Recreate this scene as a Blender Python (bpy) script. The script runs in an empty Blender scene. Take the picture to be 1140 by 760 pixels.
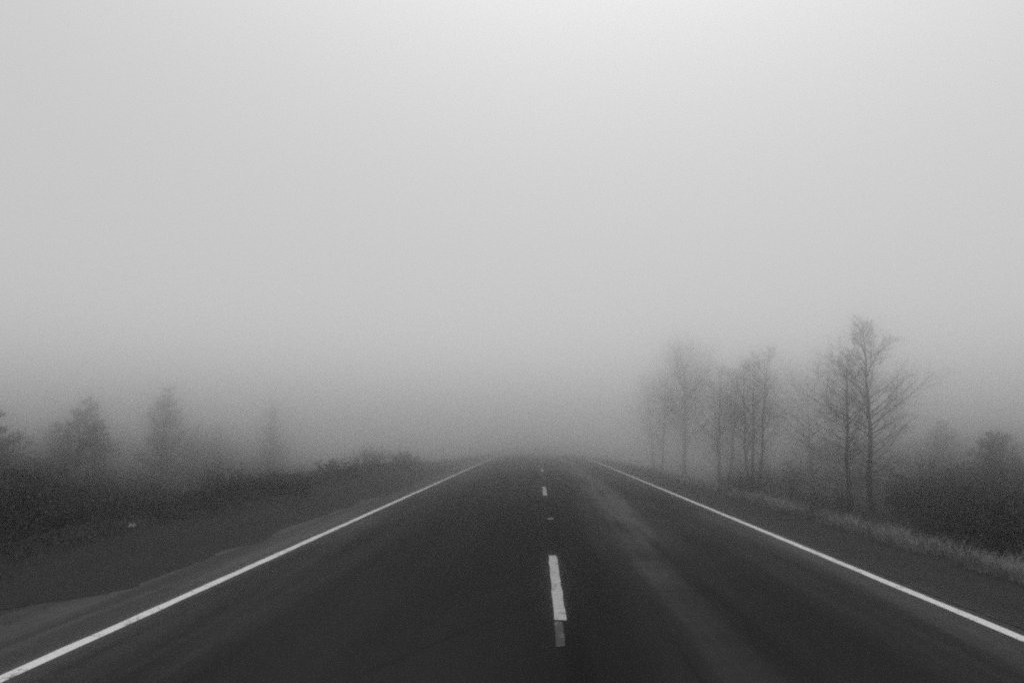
import bpy, math, random
from mathutils import Vector, noise as mn

scene = bpy.context.scene
col = scene.collection
R = math.radians

# ------------------------------------------------------------------ helpers
class MB:
    """collects faces and tubes, builds ONE mesh object"""
    def __init__(s):
        s.v = []; s.f = []

    def face(s, *pts):
        b = len(s.v)
        s.v.extend(pts); s.f.append(tuple(range(b, b + len(pts))))

    def tube(s, pts, rads, n=4, cap=True):
        rings = []
        m = len(pts)
        for i in range(m):
            a = pts[max(i - 1, 0)]; c = pts[min(i + 1, m - 1)]
            d = (c - a)
            if d.length < 1e-9: d = Vector((0, 0, 1))
            d.normalize()
            u = d.orthogonal().normalized() if i == 0 else (u - d * u.dot(d)).normalized()
            w = d.cross(u)
            b = len(s.v)
            for k in range(n):
                t = 2 * math.pi * k / n
                s.v.append(pts[i] + (u * math.cos(t) + w * math.sin(t)) * rads[i])
            rings.append(b)
        for i in range(m - 1):
            a, b = rings[i], rings[i + 1]
            for k in range(n):
                k2 = (k + 1) % n
                s.f.append((a + k, a + k2, b + k2, b + k))
        if cap:
            s.f.append(tuple(rings[-1] + k for k in range(n)))
            s.f.append(tuple(rings[0] + n - 1 - k for k in range(n)))

    def box(s, c, sz, rz=0.0):
        x, y, z = sz[0] / 2, sz[1] / 2, sz[2] / 2
        P = []
        for dx, dy, dz in ((-x, -y, -z), (x, -y, -z), (x, y, -z), (-x, y, -z), (-x, -y, z), (x, -y, z), (x, y, z), (-x, y, z)):
            ca, sa = math.cos(rz), math.sin(rz)
            P.append(Vector((c[0] + dx * ca - dy * sa, c[1] + dx * sa + dy * ca, c[2] + dz)))
        b = len(s.v); s.v.extend(P)
        for q in ((0, 3, 2, 1), (4, 5, 6, 7), (0, 1, 5, 4), (1, 2, 6, 5), (2, 3, 7, 6), (3, 0, 4, 7)):
            s.f.append(tuple(b + i for i in q))

    def build(s, name, mat, parent=None, smooth=False, loc=None):
        me = bpy.data.meshes.new(name)
        me.from_pydata([tuple(p) for p in s.v], [], s.f)
        me.materials.append(mat)
        if smooth:
            me.polygons.foreach_set('use_smooth', [True] * len(me.polygons))
        me.update()
        o = bpy.data.objects.new(name, me)
        col.objects.link(o)
        if parent: o.parent = parent
        if loc: o.location = loc
        return o


def tag(o, label=None, cat=None, group=None, kind=None):
    if label: o['label'] = label
    if cat: o['category'] = cat
    if group: o['group'] = group
    if kind: o['kind'] = kind
    return o


def empty(name, loc):
    o = bpy.data.objects.new(name, None); col.objects.link(o); o.location = loc
    o.empty_display_size = 0.2
    return o

# ------------------------------------------------------------------ materials (all neutral: the photograph is monochrome)
class NT:
    def __init__(s, name, rough=0.9, spec=0.3):
        s.m = bpy.data.materials.new(name); s.m.use_nodes = True
        s.t = s.m.node_tree; s.n = s.t.nodes; s.l = s.t.links
        s.b = s.n['Principled BSDF']
        s.b.inputs['Roughness'].default_value = rough
        s.b.inputs['Specular IOR Level'].default_value = spec
        s.co = s.n.new('ShaderNodeTexCoord').outputs['Object']

    def math(s, op, a, b=None, c=None, clamp=False):
        n = s.n.new('ShaderNodeMath'); n.operation = op; n.use_clamp = clamp
        for i, x in enumerate((a, b, c)):
            if x is None: continue
            if isinstance(x, (int, float)): n.inputs[i].default_value = x
            else: s.l.new(x, n.inputs[i])
        return n.outputs[0]

    def noise(s, scale, stretch=(1, 1, 1), detail=4, rough=0.55, off=(0, 0, 0)):
        mp = s.n.new('ShaderNodeMapping'); s.l.new(s.co, mp.inputs['Vector'])
        mp.inputs['Scale'].default_value = stretch; mp.inputs['Location'].default_value = off
        n = s.n.new('ShaderNodeTexNoise'); s.l.new(mp.outputs[0], n.inputs['Vector'])
        n.inputs['Scale'].default_value = scale; n.inputs['Detail'].default_value = detail
        n.inputs['Roughness'].default_value = rough
        return n.outputs['Fac']

    def ramp(s, fac, stops, interp='LINEAR'):
        r = s.n.new('ShaderNodeValToRGB'); s.l.new(fac, r.inputs[0])
        r.color_ramp.interpolation = interp
        e = r.color_ramp.elements
        while len(e) < len(stops): e.new(0.5)
        for i, (p, v) in enumerate(stops):
            e[i].position = p; e[i].color = (v, v, v, 1)
        return r.outputs[0]

    def mix(s, f, a, b):
        return s.math('ADD', s.math('MULTIPLY', a, s.math('SUBTRACT', 1.0, f)), s.math('MULTIPLY', b, f))

    def xyz(s):
        q = s.n.new('ShaderNodeSeparateXYZ'); s.l.new(s.co, q.inputs[0]); return q.outputs

    def colour(s, v):
        s.l.new(v, s.b.inputs['Base Color'])

    def bump(s, h, strength=0.5, dist=0.02):
        b = s.n.new('ShaderNodeBump'); b.inputs['Strength'].default_value = strength; b.inputs['Distance'].default_value = dist
        s.l.new(h, b.inputs['Height']); s.l.new(b.outputs[0], s.b.inputs['Normal'])


def varied(name, lo, hi, scale=6, rough=0.9, bump=0.0, spec=0.2, stretch=(1, 1, 1)):
    m = NT(name, rough, spec)
    f = m.noise(scale, stretch)
    m.colour(m.ramp(f, [(0.3, lo), (0.7, hi)]))
    if bump: m.bump(f, bump)
    return m.m


def asphalt_material():
    m = NT('asphalt', 0.6, 0.02)
    X, Y, Z = m.xyz()
    # the tracks wander a little across the lane
    wob = m.math('MULTIPLY', m.math('SUBTRACT', m.noise(1.0, (0.0, 0.11, 0.0), 2), 0.5), 0.7)
    xs = m.math('ADD', X, wob)
    # dry band with painted-in sheen, between the wheel paths of the far lane drifts towards the verge with distance
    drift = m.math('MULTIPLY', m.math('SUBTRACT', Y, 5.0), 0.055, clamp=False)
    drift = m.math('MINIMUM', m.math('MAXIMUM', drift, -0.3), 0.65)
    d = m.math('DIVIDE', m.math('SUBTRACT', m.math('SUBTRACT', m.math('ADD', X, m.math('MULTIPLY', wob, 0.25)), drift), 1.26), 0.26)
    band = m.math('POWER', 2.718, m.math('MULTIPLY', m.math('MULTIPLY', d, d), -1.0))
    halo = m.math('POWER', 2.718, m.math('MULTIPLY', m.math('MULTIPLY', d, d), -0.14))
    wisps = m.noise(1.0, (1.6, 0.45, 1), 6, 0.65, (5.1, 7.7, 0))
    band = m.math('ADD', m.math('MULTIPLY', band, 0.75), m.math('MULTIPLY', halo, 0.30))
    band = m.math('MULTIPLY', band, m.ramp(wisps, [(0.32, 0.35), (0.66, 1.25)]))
    band = m.math('MULTIPLY', band, m.ramp(m.math('DIVIDE', Y, 20.0), [(0.27, 0.05), (0.85, 1.0)]))  # gloss of the road growing with distance, put into the colour
    # broad dampness profile across the carriageway, x from -6 to 6
    prof = m.ramp(m.math('DIVIDE', m.math('ADD', xs, 6.0), 12.0),
                  [(0.0, 0.95), (0.185, 0.95), (0.205, 0.55), (0.27, 0.28), (0.34, 0.06), (0.55, 0.0), (0.60, 0.12), (0.70, 0.05), (0.745, 0.22), (0.80, 0.55), (0.86, 0.6)], 'EASE')
    streak = m.noise(1.0, (2.6, 0.14, 1), 5, 0.6, (3.1, 0, 0))
    fine = m.noise(1.0, (1.2, 5.5, 1), 4, 0.6, (9.0, 2.0, 0))
    cloud = m.noise(1.0, (0.35, 0.09, 1), 3, 0.5, (1.3, 5.2, 0))
    dry_sheen = m.math('ADD', prof, m.math('MULTIPLY', band, 2.7))
    dry_sheen = m.math('MULTIPLY', dry_sheen, m.math('ADD', 0.22, m.math('MULTIPLY', m.ramp(streak, [(0.35, 0.0), (0.65, 1.0)]), 1.15)))
    dry_sheen = m.math('MULTIPLY', dry_sheen, m.ramp(fine, [(0.25, 0.7), (0.75, 1.0)]))
    dry_sheen = m.math('ADD', dry_sheen, m.math('MULTIPLY', m.ramp(cloud, [(0.42, 0.0), (0.70, 1.0)]), 0.16), clamp=True)
    # dry strip of asphalt outside the left edge line
    outer = m.ramp(m.math('DIVIDE', m.math('ADD', X, 6.0), 12.0), [(0.195, 1.0), (0.207, 0.0)])
    dry_sheen = m.math('MAXIMUM', dry_sheen, m.math('MULTIPLY', outer, m.ramp(cloud, [(0.3, 0.42), (0.7, 0.72)])))
    grain = m.noise(90.0, (1, 1, 1), 3, 0.7)
    base = m.mix(dry_sheen, 0.006, 0.056)
    # dark sealed seam along the middle of the road
    # thin transverse and wandering cracks
    vc = m.n.new('ShaderNodeTexVoronoi'); vc.feature = 'DISTANCE_TO_EDGE'; vm = m.n.new('ShaderNodeMapping'); m.l.new(m.co, vm.inputs['Vector'])
    vm.inputs['Scale'].default_value = (0.22, 0.10, 1.0); m.l.new(vm.outputs[0], vc.inputs['Vector']); vc.inputs['Scale'].default_value = 1.0
    crack = m.ramp(m.math('ADD', vc.outputs['Distance'], m.math('MULTIPLY', m.math('SUBTRACT', m.noise(3.0, (1, 1, 1), 4, 0.6), 0.5), 0.02)), [(0.001, 0.72), (0.004, 1.0)])
    base = m.math('MULTIPLY', base, crack)
    sd = m.math('ABSOLUTE', m.math('SUBTRACT', m.math('ADD', X, m.math('MULTIPLY', wob, 0.05)), 0.27))
    seam = m.ramp(sd, [(0.05, 1.0), (0.13, 0.0)])
    base = m.math('MULTIPLY', base, m.math('SUBTRACT', 1.0, m.math('MULTIPLY', seam, 0.25)))
    base = m.math('MULTIPLY', base, m.ramp(grain, [(0.3, 0.45), (0.7, 1.7)]))
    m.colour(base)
    rough = m.mix(dry_sheen, 0.75, 0.95)
    m.l.new(rough, m.b.inputs['Roughness'])
    m.bump(m.noise(55.0, (1, 1, 1), 4, 0.7), 0.6, 0.006)
    return m.m


def paint_material(name, v, wear):
    m = NT(name, 0.7, 0.3)
    g = m.noise(60.0, (1, 1, 1), 4, 0.7)
    p = m.noise(5.0, (1, 1, 1), 5, 0.7)
    chip = m.ramp(m.math('ADD', m.math('MULTIPLY', p, 0.55), m.math('MULTIPLY', g, 0.45)), [(0.5 - wear, 0.0), (0.56 - wear, 1.0)])
    m.colour(m.mix(chip, 0.012, m.math('MULTIPLY', m.ramp(g, [(0.3, 0.85), (0.7, 1.0)]), v)))
    m.bump(g, 0.3, 0.004)
    return m.m


def ground_material():
    m = NT('damp_soil_and_litter', 0.95, 0.1)
    a = m.noise(1.3, (1, 1, 1), 6, 0.65); b = m.noise(22.0, (1, 1, 1), 4, 0.7)
    m.colour(m.math('MULTIPLY', m.ramp(a, [(0.3, 0.009), (0.7, 0.022)]), m.ramp(b, [(0.3, 0.6), (0.7, 1.4)])))
    m.bump(b, 0.8, 0.05)
    return m.m


def gravel_material():
    m = NT('dark_gravel', 0.9, 0.2)
    v = m.n.new('ShaderNodeTexVoronoi'); m.l.new(m.co, v.inputs['Vector']); v.inputs['Scale'].default_value = 42.0
    a = m.noise(2.0, (1, 0.35, 1), 5, 0.65)
    c = m.n.new('ShaderNodeSeparateColor'); m.l.new(v.outputs['Color'], c.inputs[0])
    stone = m.ramp(c.outputs[0], [(0.0, 0.5), (0.8, 1.1), (1.0, 2.0)])
    m.colour(m.math('MULTIPLY', m.ramp(a, [(0.3, 0.006), (0.7, 0.013)]), stone))
    m.bump(m.math('SUBTRACT', 1.0, v.outputs['Distance']), 0.9, 0.03)
    return m.m

M = {}
M['asphalt'] = asphalt_material()
M['edge_paint'] = paint_material('white_edge_paint', 0.68, 0.10)
M['dash_paint'] = paint_material('worn_white_paint', 0.34, 0.095)
M['worn_paint'] = paint_material('scraped_paint', 0.13, -0.035)
M['ground'] = ground_material()
M['gravel'] = gravel_material()
M['pebble'] = varied('pebble_grey', 0.012, 0.045, 9)
M['bark'] = varied('damp_dark_bark', 0.022, 0.05, 14, bump=0.6, stretch=(1, 1, 0.25))
M['twig'] = varied('dark_twig', 0.02, 0.04, 9)
M['needle'] = varied('dark_needles', 0.018, 0.045, 1.5)
M['bramble'] = varied('bramble_leaf', 0.012, 0.04, 2.5)
M['bramble_far'] = varied('thicket_leaf', 0.018, 0.04, 1.2)
M['stem'] = varied('dead_stem', 0.03, 0.07, 5)
M['dry_grass'] = varied('dry_grass_blade', 0.11, 0.28, 3.0)
M['flat_grass'] = varied('flattened_grass_blade', 0.05, 0.11, 3.0)
M['drab_grass'] = varied('drab_grass_blade', 0.035, 0.08, 2.0)
M['paper'] = varied('pale_paper', 0.25, 0.5, 30)
M['post'] = varied('grey_post', 0.05, 0.08, 20)
M['reflector'] = varied('dull_reflector', 0.05, 0.09, 60, rough=0.35, spec=0.5)

# ------------------------------------------------------------------ terrain
def sstep(a, b, x):
    t = min(max((x - a) / (b - a), 0.0), 1.0)
    return t * t * (3 - 2 * t)

def lerp_tab(tab, x):
    if x <= tab[0][0]: return tab[0][1]
    for (x0, y0), (x1, y1) in zip(tab, tab[1:]):
        if x <= x1:
            t = (x - x0) / (x1 - x0); t = t * t * (3 - 2 * t)
            return y0 + (y1 - y0) * t
    return tab[-1][1]

PROFILE = [(-60, -2.6), (-26, -2.2), (-14, -1.7), (-10.5, -0.8), (-8.6, 0.02), (-7.5, 0.24), (-6.6, 0.10), (-5.9, -0.06), (-5.3, -0.05),
           (-4.0, -0.06), (4.0, -0.06), (5.0, -0.05), (5.9, -0.14), (7.5, -0.55), (10, -0.98), (14, -1.5), (26, -2.1), (60, -2.6)]

def crest(y):
    # the road tips over a gentle crest and runs down into the fog
    if y < 40: return 0.0
    if y < 140: return -0.0003 * (y - 40) ** 2
    return -3.0 - 0.06 * (y - 140)

def ground_z(x, y):
    z = lerp_tab(PROFILE, x) + crest(y)
    away = sstep(5.2, 9, abs(x))
    n = mn.noise(Vector((x * 0.12, y * 0.12, 3.3))) * 0.45 + mn.noise(Vector((x * 0.5, y * 0.5, 8.1))) * 0.12
    z += away * n
    if x < -5: z += sstep(5.4, 6.6, -x) * mn.noise(Vector((x * 0.9, y * 0.35, 1.7))) * 0.07
    # the verges fall away beyond the crest
    z -= 1.0 * sstep(32, 72, y) * sstep(4.6, 9, abs(x))
    # the left bank melts away with distance
    if x < -6.2 and x > -11: z -= 0.22 * sstep(20, 44, y) * sstep(6.2, 7.2, -x)
    return z

def span(a, b, n): return [a + (b - a) * i / n for i in range(n)]
xs = span(-235, -60, 12) + span(-60, -16, 22) + span(-16, -4, 60) + span(-4, 4, 4) + span(4, 16, 60) + span(16, 60, 22) + span(60, 235, 12) + [235]
ys = span(-40, 3, 14) + span(3, 24, 84) + span(24, 70, 92) + span(70, 235, 30) + [235]
g = MB()
for yy in ys:
    for xx in xs: g.v.append(Vector((xx, yy, ground_z(xx, yy))))
W = len(xs)
for j in range(len(ys) - 1):
    for i in range(W - 1):
        a = j * W + i
        g.f.append((a, a + 1, a + W + 1, a + W))
ground = tag(g.build('ground', M['ground'], smooth=True), 'dark damp soil and leaf litter falling away on both sides of the road', 'ground', kind='structure')

# road
YR = span(-38, 3, 20) + span(3, 70, 134) + span(70, 230, 34) + [230]
def edge_left(y): return -5.35
road_mb = MB()
RX = [-5.5, -4.5, -3.55, -1.7, 0.19, 2.0, 3.83, 4.04]
RZ = [-0.022, -0.012, -0.006, -0.002, 0.0, -0.002, -0.006, -0.010]
for yy in YR:
    for i, xx in enumerate(RX):
        e = 0.0
        if i == len(RX) - 1: e = 0.05 * mn.noise(Vector((1.0, yy * 0.9, 4.0))) + 0.03 * mn.noise(Vector((1.0, yy * 4.0, 2.0)))
        road_mb.v.append(Vector((xx + e, yy, RZ[i] + crest(yy))))
    road_mb.v.append(Vector((4.09, yy, -0.09 + crest(yy))))
W = len(RX) + 1
for j in range(len(YR) - 1):
    for i in range(W - 1):
        a = j * W + i
        road_mb.f.append((a, a + 1, a + W + 1, a + W))
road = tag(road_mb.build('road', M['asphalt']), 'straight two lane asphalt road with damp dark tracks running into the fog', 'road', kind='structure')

def road_z(x, y=0.0):
    return road_profile(x) + crest(y)

def road_profile(x):
    for (x0, z0), (x1, z1) in zip(zip(RX, RZ), list(zip(RX, RZ))[1:]):
        if x0 <= x <= x1: return z0 + (z1 - z0) * (x - x0) / (x1 - x0)
    return 0

def stripe(name, xc, w, y0, y1, step, mat, seed, rag=0.006, lift=0.005):
    b = MB(); rnd = random.Random(seed)
    n = max(2, int((y1 - y0) / step))
    for i in range(n + 1):
        yy = y0 + (y1 - y0) * i / n
        for s in (-1, 1):
            x = xc + s * w / 2 + rnd.uniform(-rag, rag)
            yo = rnd.uniform(-0.03, 0.03) if i in (0, n) else 0
            b.v.append(Vector((x, yy + yo, road_z(x, yy) + lift)))
    for i in range(n): b.f.append((2 * i, 2 * i + 1, 2 * i + 3, 2 * i + 2))
    return b.build(name, mat, road)

o = stripe('edge_line', -3.55, 0.115, -38, 228, 0.35, M['edge_paint'], 1); o['label'] = 'white edge line beside the bramble bank'
o = stripe('edge_line', 3.83, 0.115, -38, 228, 0.35, M['edge_paint'], 2); o['label'] = 'white edge line beside the dry grass'
for k in range(0, 12):
    stripe('centre_dash', 0.185, 0.108, 5.94 + 12.25 * k, 9.07 + 12.25 * k, 0.25, M['dash_paint'], 10 + k)
o = stripe('worn_dash', 0.165, 0.07, 5.22, 5.9, 0.08, M['worn_paint'], 31, 0.004, 0.004); o['label'] = 'scraped remains of older paint at the near end of the dash'

YS = span(-38, 4, 30) + span(4, 22, 150) + span(22, 70, 120) + span(70, 230, 34) + [230]
# gravel shoulders: thin loose layers lapping over the asphalt
def shoulder(side):
    b = MB()
    ts = [0, 0.02, 0.08, 0.2, 0.4, 0.65, 1.0]
    for yy in YS:
        if side < 0:
            e = -4.38 + 0.30 * mn.noise(Vector((0.3, yy * 0.42, 7.7))) + 0.24 * mn.noise(Vector((0.3, yy * 1.0, 1.2))) + 0.08 * mn.noise(Vector((0.3, yy * 4.1, 5.2))) + 0.05 * mn.noise(Vector((0.3, yy * 11.0, 5.2)))
            e -= 0.55 * (1 - sstep(6.0, 7.3, yy))
            far = -6.55
        else:
            e = 4.0 + 0.05 * mn.noise(Vector((0.9, yy * 0.8, 2.7))) + 0.03 * mn.noise(Vector((0.9, yy * 4, 2.7)))
            far = 5.75
        for t in ts:
            x = e + (far - e) * t
            top = ground_z(x, yy) + 0.012
            if side < 0: top = max(top, (road_z(x, yy) if x > -5.5 else -0.022 + crest(yy)) + 0.004 + 0.02 * min(1, t * 6) - 0.06 * sstep(5.7, 6.2, -x))
            if side > 0: top = max(top, crest(yy) - 0.03 * t - 0.004 + (0.004 if t == 0 else 0.0)) if t < 0.5 else top + 0.0
            b.v.append(Vector((x, yy, top + (0.02 * mn.noise(Vector((x * 3, yy * 3, 0.5))) if 0.05 < t < 1 else 0))))
    W = len(ts)
    for j in range(len(YS) - 1):
        for i in range(W - 1):
            a = j * W + i
            b.f.append((a, a + W, a + W + 1, a + 1) if side < 0 else (a, a + 1, a + W + 1, a + W))
    return b
tag(shoulder(-1).build('gravel_shoulder', M['gravel'], smooth=True), 'dark gravel shoulder with a ragged edge beside the bramble bank', 'shoulder', kind='structure')
tag(shoulder(1).build('gravel_shoulder', M['gravel'], smooth=True), 'dark gravel shoulder between the road and the dry grass strip', 'shoulder', kind='structure')

# loose stones on the shoulders
rnd = random.Random(5)
b = MB()
for i in range(5200):
    y = 4.5 + 30 * rnd.random() ** 1.8
    if rnd.random() < 0.5: x = rnd.uniform(-6.5, -4.5)
    else: x = rnd.uniform(4.08, 5.6)
    s = 0.006 + 0.016 * rnd.random() ** 3
    z = (ground_z(x, y) + 0.03) if x > 0 else max(ground_z(x, y), -0.02) + 0.03
    if 0 < x < 4.9: z = -0.012
    c = Vector((x, y, z - 0.004))
    p = [c + Vector((rnd.uniform(.6, 1) * s * a, rnd.uniform(.6, 1) * s * q, rnd.uniform(-.2, .2) * s)) for a, q in ((1, 0), (0, 1), (-1, 0), (0, -1))]
    t = c + Vector((0, 0, s * rnd.uniform(.5, .9)))
    for k in range(4): b.face(p[k], p[(k + 1) % 4], t)
tag(b.build('gravel', M['pebble']), 'loose stones scattered over both dark shoulders', 'gravel', kind='stuff')

# ------------------------------------------------------------------ plants
def rvec(rnd):
    return Vector((rnd.uniform(-1, 1), rnd.uniform(-1, 1), rnd.uniform(-1, 1)))

def grow(b, rnd, p, d, L, r, depth, up=0.25, wig=0.25, segs=5, fan=(35, 60), kids=(5, 4), minr=0.0022, droop=0.0, tips=None):
    """one branch and everything it carries, drawn into b"""
    pts = [p.copy()]; rads = [r]
    d = d.normalized(); q = p.copy()
    for i in range(segs):
        d = (d + rvec(rnd) * wig * 0.5 + Vector((0, 0, up * 0.35 - droop * 0.3))).normalized()
        q = q + d * (L / segs)
        pts.append(q.copy()); rads.append(max(minr, r * (1 - 0.8 * (i + 1) / segs)))
    b.tube(pts, rads, 5 if r > 0.02 else (4 if r > 0.008 else 3), cap=False)
    if tips is not None: tips.append((q.copy(), d.copy()))
    if depth <= 0: return
    n = kids[0] if depth > 1 else kids[1]
    n = max(2, int(n * rnd.uniform(0.7, 1.3)))
    for k in range(n):
        t = 0.22 + 0.78 * (k + rnd.random()) / n
        i = min(segs - 1, int(t * segs)); f = t * segs - i
        pp = pts[i].lerp(pts[i + 1], min(f, 1)); dd = (pts[i + 1] - pts[i]).normalized()
        side = (rvec(rnd)); side = (side - dd * side.dot(dd))
        if side.length < 1e-3: continue
        side.normalize()
        a = R(rnd.uniform(*fan))
        nd = dd * math.cos(a) + side * math.sin(a)
        grow(b, rnd, pp, nd, L * rnd.uniform(0.35, 0.55) * (1.1 - 0.55 * t), max(minr, rads[i] * 0.5), depth - 1, up, wig, max(3, segs - 1), fan, kids, minr, droop, tips)


def leaf(b, rnd, c, s, asp=0.6):
    u = rvec(rnd).normalized(); w = u.orthogonal().normalized()
    w = (w * math.cos(1.0) + u.cross(w) * math.sin(rnd.uniform(0, 6.28))).normalized()
    b.face(c - u * s, c + w * s * asp, c + u * s, c - w * s * asp)


def bare_tree(label, loc, H, r0, seed, lean=(0, 0), spread=0.32, first=0.18, n=34, ang=(38, 62), stems=1, group='bare trees along the grass verge', leaves=40, twig=1.0, shape='tall', split=0.1):
    rnd = random.Random(seed)
    root = empty('bare_tree', loc)
    tag(root, label, 'tree', group)
    for sidx in range(stems):
        tb = MB()
        segs = 14
        pts = []; rads = []
        off = Vector((0, 0, 0)); fork = Vector((0, 0, 0))
        if stems > 1:
            a = sidx * 2 * math.pi / stems + 0.3
            off = Vector((math.cos(a) * split, math.sin(a) * split * 0.6, 0))
            fork = Vector((math.cos(a), math.sin(a) * 0.6, 0)) * (0.085 * H)
        h = H * (1 if sidx == 0 else rnd.uniform(0.86, 0.97))
        walk = [Vector((0, 0, 0))]
        for i in range(segs): walk.append(walk[-1] + Vector((rnd.uniform(-1, 1), rnd.uniform(-1, 1), 0)) * 0.007 * H)
        end = walk[-1].copy()
        for i in range(segs + 1):
            t = i / segs
            wob = walk[i] - end * t
            pts.append(off + wob + Vector((lean[0] * h * t, lean[1] * h * t, h * t - 0.15)) + fork * (t ** 0.8))
            flare = 1 + 0.5 * max(0, 0.08 - t) / 0.08
            rads.append(max(0.004, r0 * (0.97 if sidx == 0 else 0.8) * flare * (1 - t) ** 0.85))
        tb.tube(pts, rads, 8)
        trunk = tb.build('trunk', M['bark'], root, smooth=True)
        cb = MB(); tips = []
        ns = n
        for k in range(ns):
            t = first + (0.985 - first) * ((k + rnd.random()) / ns) ** 0.9
            i = min(segs - 1, int(t * segs)); f = t * segs - i
            p = pts[i].lerp(pts[i + 1], f)
            az = k * 2.4 + rnd.uniform(-0.6, 0.6)
            a = R(rnd.uniform(*ang)) * (1.15 - 0.4 * t)
            d = Vector((math.cos(az) * math.sin(a), math.sin(az) * math.sin(a), math.cos(a)))
            if shape == 'tall': prof = (0.55 + 0.9 * t) if t < 0.4 else 0.91 * (1.0 - (t - 0.4) / 0.6) ** 0.9 + 0.11
            else: prof = 0.75 + 0.4 * math.sin(t * 3.0) - 0.55 * max(0, t - 0.6)
            L = H * spread * prof * rnd.uniform(0.7, 1.2)
            r = max(0.0045, min(rads[i] * 0.45, 0.007 * L + 0.0035))
            grow(cb, rnd, p, d, L, r, 2, up=0.22, wig=0.28, segs=5, fan=(28, 58), kids=(9, 7), minr=0.0020 * twig, tips=tips)
        for q, d in rnd.sample(tips, min(leaves, len(tips))):
            leaf(cb, rnd, q, rnd.uniform(0.015, 0.035))
        cb.build('branches', M['twig'], root)
    return root


def conifer(label, loc, H, Rmax, seed, group='ragged conifers standing below the bank', bare=0.1, fork=0.0, dens=1.0, gaps=0.18):
    rnd = random.Random(seed)
    root = empty('conifer', loc)
    tag(root, label, 'tree', group)
    tb = MB(); segs = 10; pts = []; rads = []
    for i in range(segs + 1):
        t = i / segs
        pts.append(Vector((0.02 * H * math.sin(t * 3 + seed), 0.02 * H * math.sin(t * 2.1 + seed * 2), H * t - 0.2)))
        rads.append(max(0.01, 0.022 * H * (1 - t)))
    tb.tube(pts, rads, 7)
    tb.build('trunk', M['bark'], root, smooth=True)
    cb = MB()
    def crown(base, top, RM, cnt):
        for k in range(cnt):
            t = ((k + rnd.random()) / cnt)
            if rnd.random() < gaps: continue
            p = base.lerp(top, bare + (1 - bare) * t)
            az = k * 2.399 + rnd.uniform(-.5, .5)
            L = RM * ((1 - t) ** 0.78 * 0.94 + 0.08) * rnd.uniform(0.6, 1.2)
            d = Vector((math.cos(az), math.sin(az), rnd.uniform(0.05, 0.5) * (0.5 + t)))
            bp = [p]; q = p.copy(); dd = d.normalized()
            for s in range(4):
                dd = (dd + Vector((0, 0, 0.10)) + rvec(rnd) * 0.15).normalized()
                q = q + dd * L / 4; bp.append(q.copy())
            cb.tube(bp, [0.02 * L + 0.006, 0.016 * L + .004, 0.01 * L + .003, 0.006, 0.003], 3, cap=False)
            nt = int((16 + 26 * L) * dens)
            for s in range(nt):
                u = 0.25 + 0.75 * rnd.random() ** 0.7
                i = min(3, int(u * 4)); c = bp[i].lerp(bp[i + 1], u * 4 - i)
                c = c + rvec(rnd) * (0.10 * L + 0.05)
                nd = (dd + rvec(rnd) * 0.9 + Vector((0, 0, 0.3))).normalized()
                w = nd.orthogonal().normalized() * rnd.uniform(0.018, 0.04)
                w = w * math.cos(s) + nd.cross(w) * math.sin(s)
                l = rnd.uniform(0.10, 0.22)
                cb.face(c - w, c + w, c + nd * l)
                w2 = nd.cross(w)
                cb.face(c - w2, c + w2, c + nd * l * 0.9)
    crown(pts[0], pts[-1], Rmax, int(95 * dens))
    if fork:
        crown(pts[5] + Vector((Rmax * .35, 0, 0)), pts[8] + Vector((fork, 0, 0)), Rmax * 0.42, 38)
    cb.build('crown', M['needle'], root)
    return root


def shrub(name, label, cat, loc, w, h, seed, stems=26, leaves=260, group=None, mat='twig', lmat='bramble', lean=0.5, depth=1, leaf_s=(0.02, 0.05), r=0.007):
    """a clump of thin stems from one root with remnant leaves"""
    rnd = random.Random(seed)
    root = empty(name, loc); tag(root, label, cat, group)
    sb = MB(); tips = []
    for k in range(stems):
        az = rnd.uniform(0, 6.283); rr = rnd.random() ** 0.6
        p = Vector((math.cos(az) * rr * w * 0.35, math.sin(az) * rr * w * 0.35, -0.08))
        d = Vector((math.cos(az) * rr * lean, math.sin(az) * rr * lean, 1))
        grow(sb, rnd, p, d, h * rnd.uniform(0.6, 1.1) * (1.05 - 0.3 * rr), r * rnd.uniform(.7, 1.2), depth, up=0.12, wig=0.3, segs=5, fan=(20, 50), kids=(4, 4), minr=0.0022, tips=tips)
    sb.build('stems', M[mat], root)
    if leaves:
        lb = MB()
        for k in range(leaves):
            q, d = rnd.choice(tips)
            leaf(lb, rnd, q + rvec(rnd) * 0.12 * h * rnd.random(), rnd.uniform(*leaf_s))
        lb.build('leaves', M[lmat], root)
    return root


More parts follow.
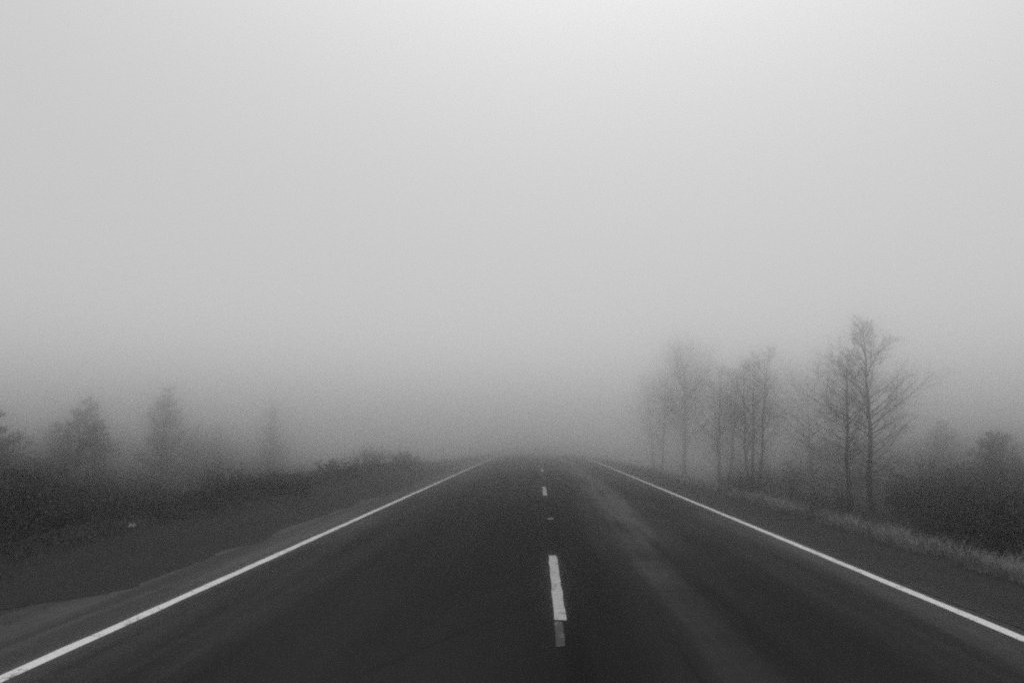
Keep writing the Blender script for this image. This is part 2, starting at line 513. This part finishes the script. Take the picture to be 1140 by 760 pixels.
def mound_mass(b, rnd, spots, n, leaf_s, stem_frac=0.12):
    """leaves and cane tips spread through a set of overlapping low mounds (x, y, z0, rx, ry, h)"""
    tot = sum(s[3] * s[4] for s in spots)
    for (x, y, z0, rx, ry, h) in spots:
        cnt = int(n * rx * ry / tot)
        for k in range(cnt):
            az = rnd.uniform(0, 6.283); rr = math.sqrt(rnd.random())
            dx, dy = math.cos(az) * rr, math.sin(az) * rr
            top = h * math.sqrt(max(0, 1 - rr * rr)) * (0.8 + 0.35 * mn.noise(Vector(((x + dx * rx) * 3, (y + dy * ry) * 3, 2.2))))
            zz = z0 + top * (1 - 0.75 * rnd.random() ** 2.2)
            c = Vector((x + dx * rx, y + dy * ry, zz))
            if rnd.random() < stem_frac:
                d = (Vector((dx, dy, 0)) * 0.6 + rvec(rnd) * 0.7 + Vector((0, 0, 0.5))).normalized()
                L = rnd.uniform(0.5, 1.5) * min(h, 1.0) * 0.5
                e = c + d * L * 0.5 + Vector((0, 0, 0.04)); f = c + d * L
                b.tube([c, e, f], [0.004, 0.003, 0.0015], 3, cap=False)
            else:
                leaf(b, rnd, c, rnd.uniform(*leaf_s))

# ---- left bank: bramble mass (uncountable)
rnd = random.Random(11)
spots = []
y = 5.0
while y < 64:
    hh = 0.62 if y < 9.5 else lerp_tab([(9.5, 0.55), (12.5, 0.34), (15, 0.36), (17.5, 0.44), (24, 0.38), (32, 0.32), (44, 0.24), (64, 0.2)], y)
    for k in range(3):
        x = -7.25 - 0.75 * k + rnd.uniform(-0.3, 0.3)
        yy = y + rnd.uniform(-0.3, 0.3)
        spots.append((x, yy, ground_z(x, yy) - 0.05, rnd.uniform(0.45, 0.75), rnd.uniform(0.5, 0.9), hh * (0.75 + 0.9 * max(-0.5, mn.noise(Vector((x * 0.6, yy * 0.55, 9.1))))) * rnd.uniform(0.75, 1.25)))
    y += 0.62 + 0.012 * y
b = MB(); mound_mass(b, rnd, spots, 62000, (0.014, 0.034), 0.10)
tag(b.build('brambles', M['bramble'], None), 'low dark brambles covering the bank between the gravel and the foggy woods', 'brambles', kind='stuff')

# ---- dark thicket on the low ground, both sides (reads as one mass)
def thicket(side, seed):
    rnd = random.Random(seed); spots = []
    # dense brush close behind the bank, taller the farther it stands from the road
    for i in range(150):
        y = rnd.uniform(8.5, 24); q = rnd.uniform(0.42, 1.05)
        x = q * y
        if x < (8.9 if side < 0 else 8.4): continue
        top = lerp_tab([(0.42, -0.1), (0.5, 0.25), (0.6, 0.55), (0.7, 0.85), (0.85, 1.15), (1.1, 1.3)], q + rnd.uniform(-0.05, 0.05)) + rnd.uniform(-0.25, 0.15)
        if side < 0 and q < 0.6: continue
        if side < 0: top = min(top, lerp_tab([(0.6, 0.3), (0.66, 0.5), (0.72, 0.9), (0.8, 1.3)], q) + rnd.uniform(-0.2, 0.1))
        if side > 0:
            top -= 0.35
            if q < 0.585: continue          # the verge trees stand in the open here
        X = side * x; z0 = ground_z(X, y) - 0.1
        rr = rnd.uniform(0.7, 1.3)
        spots.append((X, y, z0, rr, rr * rnd.uniform(0.8, 1.2), max(0.5, top - z0)))
    near = len(spots)
    for i in range(260):
        y = 22 + 60 * rnd.random() ** 1.3
        x = (9.6 + 0.16 * y + 44 * rnd.random() ** 1.3)
        if side > 0 and y < 50 and x / y < 0.56: continue
        h = rnd.uniform(0.8, 1.7) * (1 + 0.01 * y)
        X = side * x
        spots.append((X, y, ground_z(X, y) - 0.1, rnd.uniform(0.9, 2.0), rnd.uniform(0.9, 2.0), h))
    b = MB(); mound_mass(b, rnd, spots[:near], 70000, (0.025, 0.065), 0.16); mound_mass(b, rnd, spots[near:], 60000, (0.05, 0.12), 0.14)
    return b
tag(thicket(-1, 21).build('undergrowth', M['bramble_far']), 'dark thicket filling the low ground behind the bramble bank', 'undergrowth', kind='stuff')
tag(thicket(1, 22).build('undergrowth', M['bramble_far']), 'dark thicket filling the low ground behind the bare verge trees', 'undergrowth', kind='stuff')

# ---- far wood lost in the fog, one mass
def far_wood(side, seed):
    rnd = random.Random(seed); b = MB()
    for i in range(170):
        y = rnd.uniform(72, 150); x = side * (20 + 0.22 * y + 70 * rnd.random() ** 1.4)
        if abs(x) < 27 and y < 45: continue
        H = rnd.uniform(4.6, 7.2); Rm = H * rnd.uniform(0.26, 0.36)
        z0 = ground_z(x, y)
        b.tube([Vector((x, y, z0 - .2)), Vector((x, y, z0 + H))], [0.12, 0.02], 5)
        for k in range(260):
            t = rnd.random() ** 1.3; az = rnd.uniform(0, 6.283)
            rr = Rm * ((1 - t) * 0.9 + 0.07) * math.sqrt(rnd.random())
            leaf(b, rnd, Vector((x + math.cos(az) * rr, y + math.sin(az) * rr, z0 + H * (0.05 + 0.95 * t))), rnd.uniform(0.10, 0.26), 0.5)
    return b
tag(far_wood(-1, 31).build('woods', M['needle']), 'far conifer wood nearly lost in fog beyond the bramble bank', 'woods', kind='stuff')
tag(far_wood(1, 32).build('woods', M['needle']), 'far conifer wood nearly lost in fog behind the bare trees', 'woods', kind='stuff')

# ---- grass
def blades(b, rnd, n, fx, fy, hmin, hmax, w=0.004):
    for i in range(n):
        x, y = fx(rnd), fy(rnd)
        x = x(y) if callable(x) else x
        z = ground_z(x, y)
        h = rnd.uniform(hmin, hmax)
        az = rnd.uniform(0, 6.283); ln = rnd.uniform(0.05, 0.55)
        d = Vector((math.cos(az) * ln, math.sin(az) * ln, 1)).normalized()
        s = Vector((-math.sin(az), math.cos(az), 0)) * w
        p = Vector((x, y, z - 0.02)); m = p + d * h * 0.55
        t = m + (d + Vector((math.cos(az) * 0.5, math.sin(az) * 0.5, -0.35))).normalized() * h * 0.45
        b.face(p - s, p + s, m + s * 0.7, m - s * 0.7); b.face(m - s * 0.7, m + s * 0.7, t)

rnd = random.Random(41); b = MB()
def gx(y):
    def f(rnd):
        return 5.42 + 0.12 * mn.noise(Vector((0.2, y * 0.6, 4.4))) + abs(rnd.gauss(0, 0.42))
    return f
cnt = 0
while cnt < 30000:
    y = 6.2 + 26 * rnd.random() ** 1.5
    keep = 1.0
    if 13.3 < y < 14.9: keep = 0.12          # the bare gap in the strip
    if y > 18: keep = 0.35
    if y < 8.0: keep = 0.45
    keep *= sstep(-0.30, 0.20, mn.noise(Vector((3.3, y * 1.3, 0.4))) + 0.10)
    cnt += 1
    if rnd.random() > keep: continue
    x = gx(y)(rnd)
    clump = 0.6 + 0.6 * (mn.noise(Vector((x * 3.0, y * 3.0, 5.0))) + 0.5)
    blades(b, rnd, 1, lambda r: x, lambda r: y, 0.12 * clump, 0.42 * clump, 0.0035)
tag(b.build('dry_grass', M['dry_grass']), 'pale dry grass strip along the edge of the gravel in front of the bare trees', 'grass', kind='stuff')

rnd = random.Random(42); b = MB()
for i in range(9000):
    y = 8.5 + 16 * rnd.random() ** 1.1
    xc = -6.95 + 0.95 * sstep(10.5, 19.5, y)
    if mn.noise(Vector((1.3, y * 0.8, 0.9))) < -0.18: continue
    x = xc + rnd.gauss(0, 0.13)
    blades(b, rnd, 1, lambda r: x, lambda r: y, 0.03, 0.13, 0.004)
tag(b.build('verge_grass', M['flat_grass']), 'thin pale line of flattened dry grass along the foot of the bramble bank', 'grass', kind='stuff')

rnd = random.Random(43); b = MB()
for i in range(16000):
    y = 6 + 50 * rnd.random() ** 1.6
    if rnd.random() < 0.45: x = -rnd.uniform(5.6, 7.4)
    else: x = 5.6 + abs(rnd.gauss(0, 1.3))
    blades(b, rnd, 1, lambda r: x, lambda r: y, 0.06, 0.26, 0.004)
tag(b.build('drab_grass', M['drab_grass']), 'short dark grass growing on both verges beyond the gravel', 'grass', kind='stuff')

def at(x, y, dz=0.0): return (x, y, ground_z(x, y) + dz)

# ---- bare trees on the right verge
def top_h(x, y, ztop): return ztop - ground_z(x, y)
TR = 'bare trees along the grass verge'
def bt(label, x, y, ztop, r0, seed, **k):
    bare_tree(label, at(x, y), top_h(x, y, ztop), r0, seed, group=TR, **k)
bt('slender straight bare tree standing just left of the tallest bare tree', 10.11, 22, 4.5, 0.085, 3, lean=(0.055, 0), spread=0.37, first=0.14, n=54, ang=(52, 80), leaves=60)
bt('tallest bare tree, with a thicker trunk behind the dry grass strip', 11.06, 22.5, 5.75, 0.10, 8, lean=(0.028, 0), spread=0.37, first=0.15, n=60, ang=(48, 76), leaves=80)
bt('pale bare tree half hidden behind the slender straight bare tree', 16.3, 40, 5.1, 0.09, 14, spread=0.46, first=0.08, n=54, ang=(50, 76), leaves=60, shape='round')
bt('forked bare tree with several stems rising beside the low dark bush', 10.55, 33, 6.3, 0.10, 23, lean=(0.07, 0), spread=0.34, first=0.2, n=34, ang=(36, 66), stems=3, leaves=60, split=0.16)
bt('faint bare tree with a short leafless spire left of the forked bare tree', 11.6, 43, 6.4, 0.14, 27, lean=(0.06, 0), spread=0.40, first=0.15, n=30, ang=(35, 64), leaves=50)
bt('faint twin stemmed bare tree standing directly behind another and touching the forked tree', 12.5, 45, 6.0, 0.13, 33, lean=(0.06, 0), spread=0.38, first=0.12, n=26, ang=(35, 64), stems=2, leaves=50, split=0.25)
bt('tall round crowned bare tree farther along in the thick fog', 10.9, 50, 7.5, 0.18, 37, lean=(0.05, 0), spread=0.40, first=0.24, n=60, ang=(32, 66), leaves=60, shape='round')
bt('smallest and faintest bare tree, nearest the road end of the row', 9.6, 53, 7.2, 0.10, 44, spread=0.34, first=0.18, n=26, ang=(35, 68), stems=2, leaves=50, split=0.2)

# ---- conifers
CL = 'conifers standing in the fog behind the bank'
def cf(label, x, y, ztop, Rm, seed, grp=CL, **k):
    conifer(label, at(x, y), top_h(x, y, ztop), Rm, seed, grp, **k)
cf('dark ragged conifer cut off by the picture edge beside the bramble bank', -22.4, 26, 2.75, 2.4, 2, dens=1.1, gaps=0.35)
cf('ragged double topped conifer behind the bank, darker than its taller neighbour', -26.1, 36.5, 3.85, 2.35, 5, fork=0.8, dens=1.15, gaps=0.3)
cf('low faint conifer hidden in fog behind the double topped conifer', -41, 54, 2.9, 2.6, 7)
cf('tall narrow pointed conifer, clearest pale silhouette behind the dead weed stalks', -28.0, 48, 5.5, 2.65, 9, dens=1.15, gaps=0.3)
cf('faintest conifer, nearly dissolved in fog above the bramble bank', -26.6, 64, 4.9, 2.0, 12)
cf('small dark conifer among thicket to the right of the bare trees', 21.7, 32, 1.85, 2.2, 15, 'conifers among the thicket', dens=1.1, gaps=0.25)
cf('very faint conifer in fog behind the small dark conifer', 33.0, 55, 3.1, 2.3, 17, 'conifers among the thicket')

# ---- shrubs and weeds
shrub('dead_weed_stalks', 'upright dead weed stalks bristling on the bank below the pointed conifer', 'weeds', at(-7.75, 16.1), 1.3, 1.0, 51, stems=50, leaves=80, mat='twig', lean=0.35, depth=1, r=0.011, group='dead weed clumps on the bank')
shrub('dead_weed_stalks', 'sparser dead weed stalks beside the twiggy sapling on the bank', 'weeds', at(-7.6, 14.6), 0.9, 0.6, 52, stems=26, leaves=40, mat='twig', lean=0.6, depth=1, r=0.007, group='dead weed clumps on the bank')
shrub('sapling', 'thin leaning sapling with a few dark leaves rising from the bank', 'sapling', at(-6.98, 12.2), 0.12, 0.6, 53, stems=3, leaves=18, lean=0.4, depth=1, leaf_s=(0.025, 0.045), r=0.006)
shrub('shrub', 'fuzzy leafless shrub standing highest on the far end of the bramble bank', 'shrub', at(-7.8, 30), 1.6, 1.05, 54, stems=50, leaves=500, lean=0.5, depth=2, r=0.012)
shrub('bramble_bush', 'rounded bramble bush making the smooth hump on the bank', 'bush', at(-7.0, 17.6), 1.6, 0.62, 55, stems=50, leaves=2600, lean=1.5, depth=2, r=0.005, leaf_s=(0.015, 0.035))
shrub('bramble_bush', 'low bramble bush farthest along the bank, past the fuzzy leafless shrub', 'bush', at(-7.4, 35.5), 2.2, 0.75, 94, stems=50, leaves=900, lean=1.0, depth=2, r=0.008, leaf_s=(0.02, 0.05))
shrub('bramble_bush', 'ragged bramble bush between the smooth hump and the fuzzy leafless shrub', 'bush', at(-7.5, 24.5), 1.8, 0.62, 95, stems=46, leaves=900, lean=1.1, depth=2, r=0.007, leaf_s=(0.02, 0.045))
shrub('curled_weed', 'single curled weed stalk arching above the flat brambles', 'weeds', at(-7.2, 22.3), 0.2, 0.65, 56, stems=5, leaves=30, mat='twig', lean=0.9, depth=1, r=0.008)
shrub('low_bush', 'low dense dark bush at the foot of the forked bare tree', 'bush', at(8.75, 29.2), 1.9, 0.95, 57, stems=60, leaves=1500, lean=0.8, depth=2, leaf_s=(0.02, 0.05))
shrub('leafless_shrub', 'tall thin stemmed leafless shrub between the forked tree and the slender tree', 'shrub', at(8.75, 24.2), 1.6, 1.7, 58, stems=26, leaves=100, lean=0.35, depth=2, r=0.013)
shrub('verge_shrub', 'low twiggy shrub at the foot of the slender straight bare tree', 'shrub', at(9.0, 20.2), 0.9, 0.8, 91, stems=24, leaves=160, lean=0.6, depth=2, r=0.008, group='low shrubs around the tree bases')
shrub('verge_shrub', 'low twiggy shrub just right of the trunk of the tallest bare tree', 'shrub', at(11.3, 21.0), 1.0, 0.9, 92, stems=24, leaves=160, lean=0.7, depth=2, r=0.008, group='low shrubs around the tree bases')
shrub('verge_shrub', 'low twiggy shrub behind the gap in the dry grass strip', 'shrub', at(7.6, 19.0), 0.8, 0.6, 93, stems=20, leaves=140, lean=0.7, depth=2, r=0.007, group='low shrubs around the tree bases')
shrub('verge_weed', 'small dark weed clump in the gap of the dry grass strip', 'weeds', at(5.75, 14.1), 0.4, 0.34, 59, stems=26, leaves=160, lean=0.9, depth=1, r=0.004, leaf_s=(0.012, 0.03))
shrub('round_bush', 'round dark bush rising from thicket between tallest bare tree and small conifer', 'bush', at(14.3, 24.2), 3.0, 2.1, 60, stems=70, leaves=3200, lean=0.75, depth=2, leaf_s=(0.03, 0.07), r=0.012)
rnd = random.Random(70)
tb = MB()
for k in range(260):
    az = rnd.uniform(0, 6.283); q = 0.16 * math.sqrt(rnd.random()); h = rnd.uniform(0.12, 0.32); ln = rnd.uniform(0.1, 0.9)
    d = Vector((math.cos(az) * ln, math.sin(az) * ln, 1)).normalized(); s = Vector((-math.sin(az), math.cos(az), 0)) * 0.0035
    p = Vector((math.cos(az) * q, math.sin(az) * q, -0.02)); m = p + d * h * 0.6; t = m + (d + Vector((math.cos(az), math.sin(az), -0.6)) * 0.6).normalized() * h * 0.4
    tb.face(p - s, p + s, m + s * .7, m - s * .7); tb.face(m - s * .7, m + s * .7, t)
o = tb.build('grass_tuft', M['dry_grass'], None, loc=at(5.55, 14.9)); tag(o, 'pale seeding grass tuft standing alone before the gap in the dry grass strip', 'grass tuft')

# ---- small man-made things
# crumpled paper on the bank
b = MB(); rnd = random.Random(81); N = 7
for j in range(N):
    for i in range(N):
        b.v.append(Vector(((i / (N - 1) - .5) * 0.10, (j / (N - 1) - .5) * 0.07, 0.02 + 0.028 * rnd.random() + 0.03 * abs(i / (N - 1) - .5))))
for j in range(N - 1):
    for i in range(N - 1): b.f.append((j * N + i, j * N + i + 1, (j + 1) * N + i + 1, (j + 1) * N + i))
o = b.build('crumpled_paper', M['paper'], None, loc=at(-6.77, 10.87, 0.02)); o.rotation_euler = (R(38), 0, R(10))
sm = o.modifiers.new('thickness', 'SOLIDIFY'); sm.thickness = 0.003
tag(o, 'small scrap of crumpled pale paper lying on the dark bank', 'litter')
# marker post far along the left verge
root = empty('marker_post', at(-5.6, 38.5)); tag(root, 'thin dark marker post standing alone beside the far bank in fog', 'post')
b = MB(); b.tube([Vector((0, 0, -0.2)), Vector((0, 0, 1.05))], [0.022, 0.02], 10); b.build('post', M['post'], root)
b = MB(); b.box((0, -0.029, 0.9), (0.05, 0.012, 0.12)); b.build('reflector', M['reflector'], root)
# raised markers set into the centre line
for k, y in enumerate((12.95, 25.3)):
    root = empty('road_marker', (0.235, y, road_z(0.235)))
    tag(root, ('low square reflective marker on the road between the two nearest centre dashes', 'tiny reflective marker on the road between the second and third centre dashes')[k], 'road marker', 'reflective markers on the centre line')
    b = MB(); b.box((0, 0, 0.006), (0.12, 0.13, 0.016)); b.build('base', M['post'], root)
    b = MB()
    P = [Vector(p) for p in ((-.05, -.06, .0145), (.05, -.06, .0145), (.05, -.025, .028), (-.05, -.025, .028), (-.05, .06, .0145), (.05, .06, .0145), (.05, .025, .028), (-.05, .025, .028))]
    for q in ((0, 1, 2, 3), (3, 2, 6, 7), (7, 6, 5, 4), (1, 5, 6, 2), (0, 3, 7, 4), (0, 4, 5, 1)): b.face(*[P[i] for i in q])
    b.build('reflector', M['reflector'], root)

# ------------------------------------------------------------------ fog
FOG_D, FOG_G, FOG_TOP = 0.046, 0.984, 11.5
b = MB(); b.box((0, 97, (FOG_TOP - 19) / 2), (500, 300, FOG_TOP + 19))
fog = bpy.data.materials.new('fog_air'); fog.use_nodes = True
nt = fog.node_tree; nt.nodes.remove(nt.nodes['Principled BSDF'])
pv = nt.nodes.new('ShaderNodeVolumePrincipled')
pv.inputs['Color'].default_value = (0.97, 0.97, 0.97, 1)
pv.inputs['Density'].default_value = FOG_D
pv.inputs['Anisotropy'].default_value = FOG_G
nt.links.new(pv.outputs[0], nt.nodes['Material Output'].inputs['Volume'])
hz = b.build('haze', fog)
tag(hz, 'even grey fog lying over the road and the verges', 'fog', kind='stuff')

# ------------------------------------------------------------------ light
SUN_EL, SUN_AZ = 75, 20.0            # a white disc lost in cloud, ahead of the camera
CIE = 6.5
w = bpy.data.worlds.new('World'); scene.world = w; w.use_nodes = True
nt = w.node_tree; n = nt.nodes; l = nt.links
sky = n.new('ShaderNodeTexSky'); sky.sky_type = 'NISHITA'; sky.sun_disc = False
sky.sun_elevation = R(SUN_EL); sky.sun_rotation = R(SUN_AZ)
sky.air_density = 1.0; sky.dust_density = 2; sky.ozone_density = 1.0
bw = n.new('ShaderNodeRGBToBW'); l.new(sky.outputs[0], bw.inputs[0])      # overcast: no colour left in the sky
# a closed cloud deck is brighter overhead than towards the horizon
tc = n.new('ShaderNodeTexCoord'); sp = n.new('ShaderNodeSeparateXYZ'); l.new(tc.outputs['Generated'], sp.inputs[0])
g1 = n.new('ShaderNodeMath'); g1.operation = 'MULTIPLY_ADD'; l.new(sp.outputs[2], g1.inputs[0]); g1.inputs[1].default_value = CIE; g1.inputs[2].default_value = 1.0
g2 = n.new('ShaderNodeMath'); g2.operation = 'MULTIPLY'; l.new(bw.outputs[0], g2.inputs[0]); l.new(g1.outputs[0], g2.inputs[1])
l.new(g2.outputs[0], n['Background'].inputs['Color'])
n['Background'].inputs['Strength'].default_value = 0.045
sun = bpy.data.lights.new('sun', 'SUN'); sun.energy = 0.75; sun.angle = R(170); sun.color = (1, 1, 1)
so = bpy.data.objects.new('sun', sun); col.objects.link(so)
so.rotation_euler = (R(90 - SUN_EL), 0, R(180 - SUN_AZ))

# ------------------------------------------------------------------ camera
cam = bpy.data.cameras.new('camera'); co = bpy.data.objects.new('camera', cam); col.objects.link(co)
cam.sensor_width = 36; cam.lens = 720 / 1140 * 36
cam.clip_start = 0.05; cam.clip_end = 2000
co.location = (0, 0, 1.57)
co.rotation_euler = (R(90 + 8.453), 0, R(2.281))
scene.camera = co

scene.view_settings.view_transform = 'Standard'
scene.view_settings.look = 'None'
scene.view_settings.exposure = 0.04
scene.view_settings.gamma = 1.0
scene.cycles.use_denoising = False      # the photograph has film grain
scene.cycles.filter_width = 2.1
scene.cycles.min_light_bounces = 6
scene.cycles.sample_clamp_direct = 1.0
scene.cycles.sample_clamp_indirect = 0.35
scene.cycles.use_adaptive_sampling = False
scene.cycles.volume_bounces = 20
scene.cycles.max_bounces = 32
